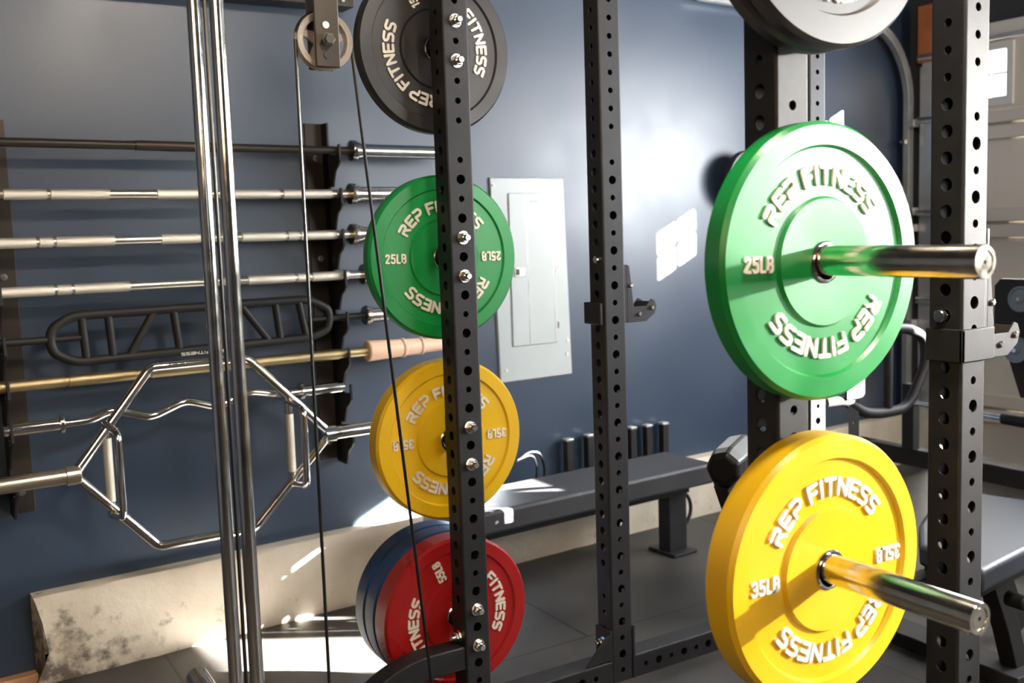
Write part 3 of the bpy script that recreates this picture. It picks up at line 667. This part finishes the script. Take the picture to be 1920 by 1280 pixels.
t5 = MB(); strokes(t5, 'REP FITNESS', 0.0085, 0.0020, 0.0018, lambda p: (p.x, p.y), 0, 0.0005, narrow=1.6, space=1.2)
t5.build('printed_name', WHITEP, sb, WT(-0.45, DB + 0.0135, z5 - 0.0745) @ Matrix.Rotation(PI / 2, 4, 'X') @ Matrix.Rotation(PI, 4, 'Z'), smooth=0)
# brass toned training bar with a tan sleeve
z6 = 0.952
tb = thing('technique_bar', 'brass-toned training bar with ridged tan plastic sleeve on the wall rack', 'barbell', WT(-0.45, DB, z6))
MB().cyl((-1.5, -DB, z6), (0.14, -DB, z6), 0.0160, 24).build('shaft', BRASS, tb, WM)
for x0, x1 in ((-1.30, -0.872), (-0.862, -0.664), (-0.62, -0.088), (-0.080, 0.03)): MB().rod((x0, -DB, z6), (x1, -DB, z6), [(0, 0.016), (0.001, 0.0185), (x1 - x0 - 0.001, 0.0185), (x1 - x0, 0.016)], 24).build('knurling', BRASS, tb, WM)
MB().rod((0.138, -DB, z6), (0.62, -DB, z6), [(0, 0.016), (0, 0.035), (0.005, 0.038), (0.03, 0.037), (0.135, 0.033), (0.138, 0.030), (0.142, 0.036), (0.150, 0.036), (0.156, 0.031), (0.212, 0.030), (0.215, 0.028), (0.219, 0.033), (0.226, 0.033), (0.230, 0.027), (0.308, 0.025), (0.311, 0.030), (0.318, 0.030), (0.321, 0.024), (0.34, 0.0225), (0.345, 0.020), (0.345, 0)], 36).build('tan_sleeve', TAN, tb, WM, smooth=30)
# curl bar
z7 = 0.822; dc = 0.122
cbz = thing('curl_bar', 'polished zigzag curl bar hanging on the wall rack behind the hex bar', 'barbell', WT(-0.5, dc, z7))
cp = smoothpath([(-0.90, -dc, z7), (-0.84, -dc, z7), (-0.80, -dc, z7 + 0.004), (-0.745, -dc, z7 + 0.026), (-0.628, -dc, z7 - 0.014), (-0.514, -dc, z7 + 0.028), (-0.412, -dc, z7 - 0.008), (-0.305, -dc, z7 + 0.034), (-0.20, -dc, z7 + 0.012), (-0.12, -dc, z7 + 0.012)], 0.03, 5)
MB().tube(cp, 0.0135, 18).build('bent_shaft', CHROME, cbz, WM)
for x, s_, zz in ((-0.885, -1, z7), (-0.128, 1, z7 + 0.012)):
    MB().rod((x, -dc, zz), (x + s_ * 0.2, -dc, zz), [(0, 0.013), (0, 0.030), (0.003, 0.032), (0.012, 0.032), (0.014, 0.0205), (0.165, 0.0205), (0.167, 0.018), (0.167, 0)], 32).build('sleeve', CHROME, cbz, WM, smooth=30)
# hex trap bar
z8 = 0.668; dh = 0.168
hb = thing('hex_bar', 'chrome hexagonal trap bar with raised side handles hanging below the barbells', 'barbell', WT(-0.45, dh, z8))
hx = smoothpath([(-0.868, -dh, z8 + 0.01), (-0.632, -dh, 0.975), (-0.320, -dh, 0.975), (-0.052, -dh, z8 + 0.025)], 0.02, 4)
hy = smoothpath([(-0.868, -dh, z8 - 0.01), (-0.642, -dh, 0.397), (-0.330, -dh, 0.392), (-0.052, -dh, z8 + 0.0)], 0.02, 4)
for q in (hx, hy): MB().tube(q, 0.0150, 18).build('hex_frame', CHROME, hb, WM)
for xa, sgn in ((-0.775, 1), (-0.185, -1)):
    for dd, r_, gx in ((0.165, 0.0120, 0.0),):
        ho = smoothpath([(xa, -dh, z8 + 0.145), (xa + 0.012, -dh - 0.10, z8 + 0.130), (xa + 0.012, -dh - 0.10, z8 - 0.135), (xa, -dh, z8 - 0.145)], 0.03, 5)
        MB().tube(ho, 0.0115, 16).build('raised_handle', CHROME, hb, WM)
    MB().cyl((xa, -dh, z8 + 0.150), (xa, -dh, z8 - 0.150), 0.0120, 18).build('inner_handle', CHROME, hb, WM)
    MB().cyl((xa, -dh, z8 + 0.10), (xa, -dh, z8 - 0.10), 0.0138, 20).build('knurling', KNURL, hb, WM)
for xa, s_, mt in ((-0.858, -1, BARST), (-0.062, 1, CHROME)):
    z_ = z8 if s_ < 0 else z8 + 0.012
    MB().rod((xa, -dh, z_), (xa + s_ * 0.3, -dh, z_), [(0, 0.0), (0, 0.028), (0.002, 0.0295), (0.040, 0.0295), (0.042, 0.0245), (0.34, 0.0245), (0.342, 0.022), (0.342, 0)], 32).build('sleeve', mt, hb, WM, smooth=30)

# board above the rack and hanging disc
tbd = thing('wall_shelf', 'dark shelf board high on the back wall above the barbells', 'shelf', WT(-0.18, 0, 2.15))
MB().add([(-0.72, 0, 2.155), (-0.72, -0.10, 2.155), (0.165, -0.10, 2.178), (0.165, 0, 2.178), (-0.72, 0, 2.33), (-0.72, -0.10, 2.33), (0.165, -0.10, 2.33), (0.165, 0, 2.33)], [(0, 1, 2, 3), (4, 7, 6, 5), (0, 4, 5, 1), (1, 5, 6, 2), (2, 6, 7, 3), (3, 7, 4, 0)]).build('board', DARKB, tbd, WM, bevel=0.004)
MB().cyl((0.12, -0.10, 2.195), (0.12, -0.106, 2.195), 0.006, 12).build('screw', ZINC, tbd, WM)
hd = thing('change_plate', 'small black round plate hung on the blue wall behind the large green plate', 'weight plate', WT(2.17, 0.08, 1.585))
MB().rod((2.17, -0.07, 1.585), (2.17, -0.11, 1.585), [(0, 0.02), (0, 0.133), (0.006, 0.138), (0.034, 0.138), (0.04, 0.133), (0.04, 0.02)], 64).build('rubber_disc', BLKRUB, hd, WM, smooth=30)
wh = thing('wall_peg', 'dark steel peg on the blue wall holding the small black plate', 'peg', WT(2.17, 0, 1.585))
MB().rod((2.17, 0.0, 1.585), (2.17, -0.16, 1.585), [(0, 0.045), (0.006, 0.045), (0.006, 0.0195), (0.16, 0.0195), (0.16, 0)], 24).build('peg', POWDM, wh, WM, smooth=30)

# breaker panel
bpn = thing('breaker_panel', 'tall pale grey electrical panel flush on the blue wall', 'electrical panel', WT(0.96, 0, 1.17))
MB().add([(0.765, 0, 1.592), (0.785, 0, 0.748), (1.158, 0, 0.748), (1.138, 0, 1.592), (0.768, -0.010, 1.588), (0.788, -0.010, 0.752), (1.155, -0.010, 0.752), (1.135, -0.010, 1.588)], [(0, 1, 2, 3), (4, 7, 6, 5), (0, 4, 5, 1), (1, 5, 6, 2), (2, 6, 7, 3), (3, 7, 4, 0)]).build('cover_plate', PANELG, bpn, WM, bevel=0.002)
d_ = MB().box(0.850, 1.082, -0.016, -0.009, 0.895, 1.528).build('panel_door', PANELG, bpn, WM, bevel=0.004)
MB().box(0.935, 0.9365, -0.0165, -0.015, 0.90, 1.524).box(1.066, 1.067, -0.0165, -0.015, 0.90, 1.524).build('door_crease', STEELB, d_, WM, smooth=0)
MB().box(0.868, 0.918, -0.021, -0.016, 1.185, 1.222).build('latch', STEELB, d_, WM, bevel=0.001)
MB().box(0.872, 0.890, -0.0225, -0.021, 1.190, 1.217).build('latch_button', LINER, d_, WM, bevel=0.001)
lb = MB().box(0.94, 1.012, -0.0168, -0.0158, 1.462, 1.510).build('sticker', WHITEP, d_, WM, smooth=0)
m = MB()
for i in range(5): m.box(0.950 + i * 0.0095, 0.957 + i * 0.0095, -0.0172, -0.0168, 1.488, 1.497 + 0.002 * (i % 2))
m.build('print', LABELB, lb, WM, smooth=0)
for z in (1.45, 1.20, 0.97): MB().box(1.080, 1.088, -0.0175, -0.010, z - 0.015, z + 0.015).build('hinge', STEELB, bpn, WM, bevel=0.001)
for x, z in ((0.781, 1.56), (1.125, 1.48), (0.815, 0.80), (1.13, 0.84), (1.135, 0.90)): MB().cyl((x, -0.010, z), (x, -0.014, z), 0.006, 12).build('screw', WHITEP, bpn, WM)

# ------------------------------------------------------------------ flat bench
bx0 = Vector((1.525, 1.866, 0)); ang = math.atan2(1.866 - 1.809, 1.525 - 0.585)
BM_ = Matrix.Translation(bx0) @ Matrix.Rotation(ang, 4, 'Z')      # origin near right corner, -x along the bench, +y to the wall
fbn = thing('flat_bench', 'dark grey padded flat weight bench standing along the concrete footing', 'bench', BM_ @ Matrix.Translation((-0.6, 0.15, 0)))
MB().box(-1.22, 0, 0, 0.305, 0.305, 0.392).build('seat_pad', VINYL, fbn, BM_, bevel=0.014, seg=3)
MB().box(-1.12, -0.05, 0.10, 0.205, 0.255, 0.305).build('spine_beam', POWDM, fbn, BM_, bevel=0.004)
for x in (-1.09, -0.105):
    MB().box(x - 0.05, x + 0.05, 0.115, 0.185, 0.012, 0.258).build('leg', POWD, fbn, BM_, bevel=0.004)
    MB().box(x - 0.065, x + 0.065, 0.07, 0.235, 0.0, 0.014).build('foot_plate', POWD, fbn, BM_, bevel=0.003)
hp = [(-0.06 + 0.065 * math.sin(a), 0.153, 0.17 + 0.075 * math.cos(a)) for a in [PI * i / 12 for i in range(13)]]
MB().tube(hp, 0.008, 10).build('carry_handle', POWDM, fbn, BM_)

# ------------------------------------------------------------------ vertical plate rack behind the bench
for i, x in enumerate((1.102, 1.215, 1.335, 1.46, 1.555, 1.655)):
    tg = ('leftmost', 'second from the left', 'third from the left', 'third from the right', 'second from the right', 'rightmost')[i]
    sd = thing('storage_post', '%s of the short dark square steel posts behind the flat bench' % tg, 'post', WT(x, 0.04, 0.279), 'short storage posts behind the flat bench')
    zt = 0.474 - 0.003 * abs(i - 2)
    MB().box(x - 0.017, x + 0.017, -0.055, -0.021, 0.279, zt).build('square_tube', POWDM, sd, WM, bevel=0.003)
    MB().box(x - 0.0195, x + 0.0195, -0.0565, -0.0195, zt, zt + 0.010).build('end_cap', GALV, sd, WM, bevel=0.002)
cl = thing('cable_loop', 'thin looped dark cord on the blue wall left of the storage posts', 'cord', WT(0.9, 0.085, 0.3))
MB().tube(smoothpath([(0.80, -0.09, 0.435), (0.86, -0.09, 0.465), (0.915, -0.09, 0.455), (0.945, -0.085, 0.38), (0.95, -0.05, 0.283)], 0.05, 6), 0.005, 10).build('strand', CABLE, cl, WM)
MB().tube(smoothpath([(0.80, -0.095, 0.44), (0.88, -0.095, 0.455), (0.905, -0.085, 0.38), (0.91, -0.045, 0.283)], 0.05, 6), 0.004, 10).build('strand', CABLE, cl, WM)

# ------------------------------------------------------------------ adjustable bench inside the rack
ab = thing('adjustable_bench', 'dark blue-black adjustable bench at the lower right behind the near upright', 'bench', T(1.3, 0.55, 0))
seat = [(1.063, 0.319), (1.40, 0.369), (1.74, 0.52), (1.78, 0.66), (1.72, 0.86), (1.421, 0.757), (1.285, 0.685), (1.125, 0.56)]
MB().prism(seat, 0.385, 0.45).build('seat_pad', VINYLB, ab, bevel=0.014, seg=3)
MB().prism([(1.12, 0.37), (1.42, 0.41), (1.68, 0.56), (1.66, 0.78), (1.42, 0.70), (1.20, 0.60)], 0.345, 0.385).build('seat_board', POWDM, ab, bevel=0.003)
MB().box(0.50, 1.66, 0.555, 0.615, 0.27, 0.345).build('frame_beam', POWD, ab, bevel=0.004)
MB().tube([(1.36, 0.50, 0.34), (1.42, 0.48, 0.16), (1.45, 0.47, 0.04)], 0.028, square=True).build('leg', POWDM, ab, bevel=0.003)
MB().tube([(1.55, 0.62, 0.34), (1.72, 0.64, 0.04)], 0.028, square=True).build('leg', POWDM, ab, bevel=0.003)
MB().box(1.36, 1.48, 0.40, 0.90, 0.0, 0.045).build('floor_foot', POWD, ab, bevel=0.004)
MB().tube([(0.60, 0.585, 0.30), (0.56, 0.585, 0.05)], 0.03, square=True).build('leg', POWDM, ab, bevel=0.003)
MB().box(0.50, 0.60, 0.36, 0.82, 0.0, 0.05).build('floor_foot', POWD, ab, bevel=0.004)
MB().prism([(0.78, 0.15), (0.96, 0.22), (1.02, 0.34), (0.80, 0.30)], -0.004, 0.004, Matrix.Translation((0, 0.545, 0)) @ Matrix.Rotation(PI / 2, 4, 'X')).build('ladder_plate', POWD, ab, bevel=0.001)
for x, z in ((0.90, 0.265), (0.94, 0.25)): MB().cyl((x, 0.541, z), (x, 0.525, z), 0.010, 12).build('bolt', ZINC, ab)
MB().cyl((1.435, 0.395, 0.075), (1.435, 0.37, 0.075), 0.012, 14).build('bolt', ZINC, ab)
MB().cyl((1.30, 0.40, 0.30), (1.30, 0.34, 0.30), 0.022, 20).build('adjuster_knob', LINER, ab, bevel=0.004)
# foam leg roller on its bent bracket
Mr = Matrix.Translation((0.352, 0.5, 0.815)) 
MB().tube([(0.62, 0.585, 0.31), (0.50, 0.60, 0.56), (0.43, 0.60, 0.745)], 0.026, square=True).build('roller_arm', POWDM, ab, bevel=0.003)
MB().rod((0.372, 0.55, 0.782), (0.56, 0.68, 0.782), [(0, 0.036), (0.010, 0.044), (0.045, 0.050), (0.20, 0.050), (0.225, 0.044), (0.228, 0.0)], 7).build('foam_roller', FOAM, ab, smooth=0, bevel=0.006)
MB().prism([(0.385, 0.730), (0.440, 0.760), (0.480, 0.690), (0.415, 0.655)], 0.0, 0.05, Matrix.Translation((0, 0.60, 0)) @ Matrix.Rotation(PI / 2, 4, 'X')).build('roller_bracket', LINER, ab, bevel=0.003)

# ------------------------------------------------------------------ cable machine at the right edge
cm = thing('cable_crossover', 'black cable machine with round translucent pulleys, right edge before the garage door', 'cable machine', T(2.42, 0.9, 0))
def px_(Y, z): return (Y, z)
pn = MB(); pn.prism([(0.55, 0.66), (0.55, 1.128), (1.175, 1.128), (1.20, 1.10), (1.20, 0.88), (1.13, 0.80), (1.08, 0.66)], 2.42, 2.44, Matrix(((0, 0, 1, 0), (1, 0, 0, 0), (0, 1, 0, 0), (0, 0, 0, 1))))
pn.build('side_plate', POWDM, cm, bevel=0.003)
def wheelx(mb, c, r, w): 
    M = Matrix.Translation(c) @ Matrix.Rotation(-PI / 2, 4, 'Y')
    mb.lathe([(0.008, -w), (r, -w), (r * 0.9, 0), (r, w), (r * 0.85, w), (r * 0.78, w * 0.5), (r * 0.34, w * 0.5), (r * 0.30, w), (0.008, w)], 48, M, close=True); return mb
for y_, z_ in ((1.07, 1.052), (1.085, 0.852)):
    w_ = wheelx(MB(), (2.40, y_, z_), 0.050, 0.012).build('pulley_wheel', PULLB, cm, smooth=30)
    MB().cyl((2.42, y_, z_), (2.378, y_, z_), 0.009, 12).build('axle_bolt', ZINC, w_)
MB().box(2.40, 2.46, 0.68, 0.76, 0.0, 2.2).build('column', POWD, cm, bevel=0.004)
MB().box(2.41, 2.47, 0.50, 1.90, 0.295, 0.372).build('lower_beam', POWDM, cm, bevel=0.004)
MB().box(2.41, 2.47, 1.82, 1.90, 0.0, 0.372).build('end_leg', POWDM, cm, bevel=0.004)
MB().cyl((2.40, 1.60, 0.582), (2.40, 1.14, 0.572), 0.011, 20).build('chrome_bar', CHROME, cm)
MB().cyl((2.40, 1.14, 0.573), (2.40, 0.93, 0.568), 0.024, 24).build('collar', LINER, cm, bevel=0.003)
MB().box(2.395, 2.44, 0.95, 1.03, 0.372, 0.66).build('bar_bracket', POWDM, cm, bevel=0.003)
MB().box(2.395, 2.44, 1.56, 1.62, 0.372, 0.66).build('bar_bracket', POWDM, cm, bevel=0.003)
kn = thing('door_lock_handle', 'small black handle on the cream garage door above the chrome bar', 'handle', WT(XD - 0.02, 0.70, 0.72))
MB().cyl((XD, -0.70, 0.71), (XD - 0.04, -0.70, 0.71), 0.012, 14).box(XD - 0.05, XD - 0.035, -0.72, -0.68, 0.67, 0.76).build('lever', LINER, kn, WM, bevel=0.004)
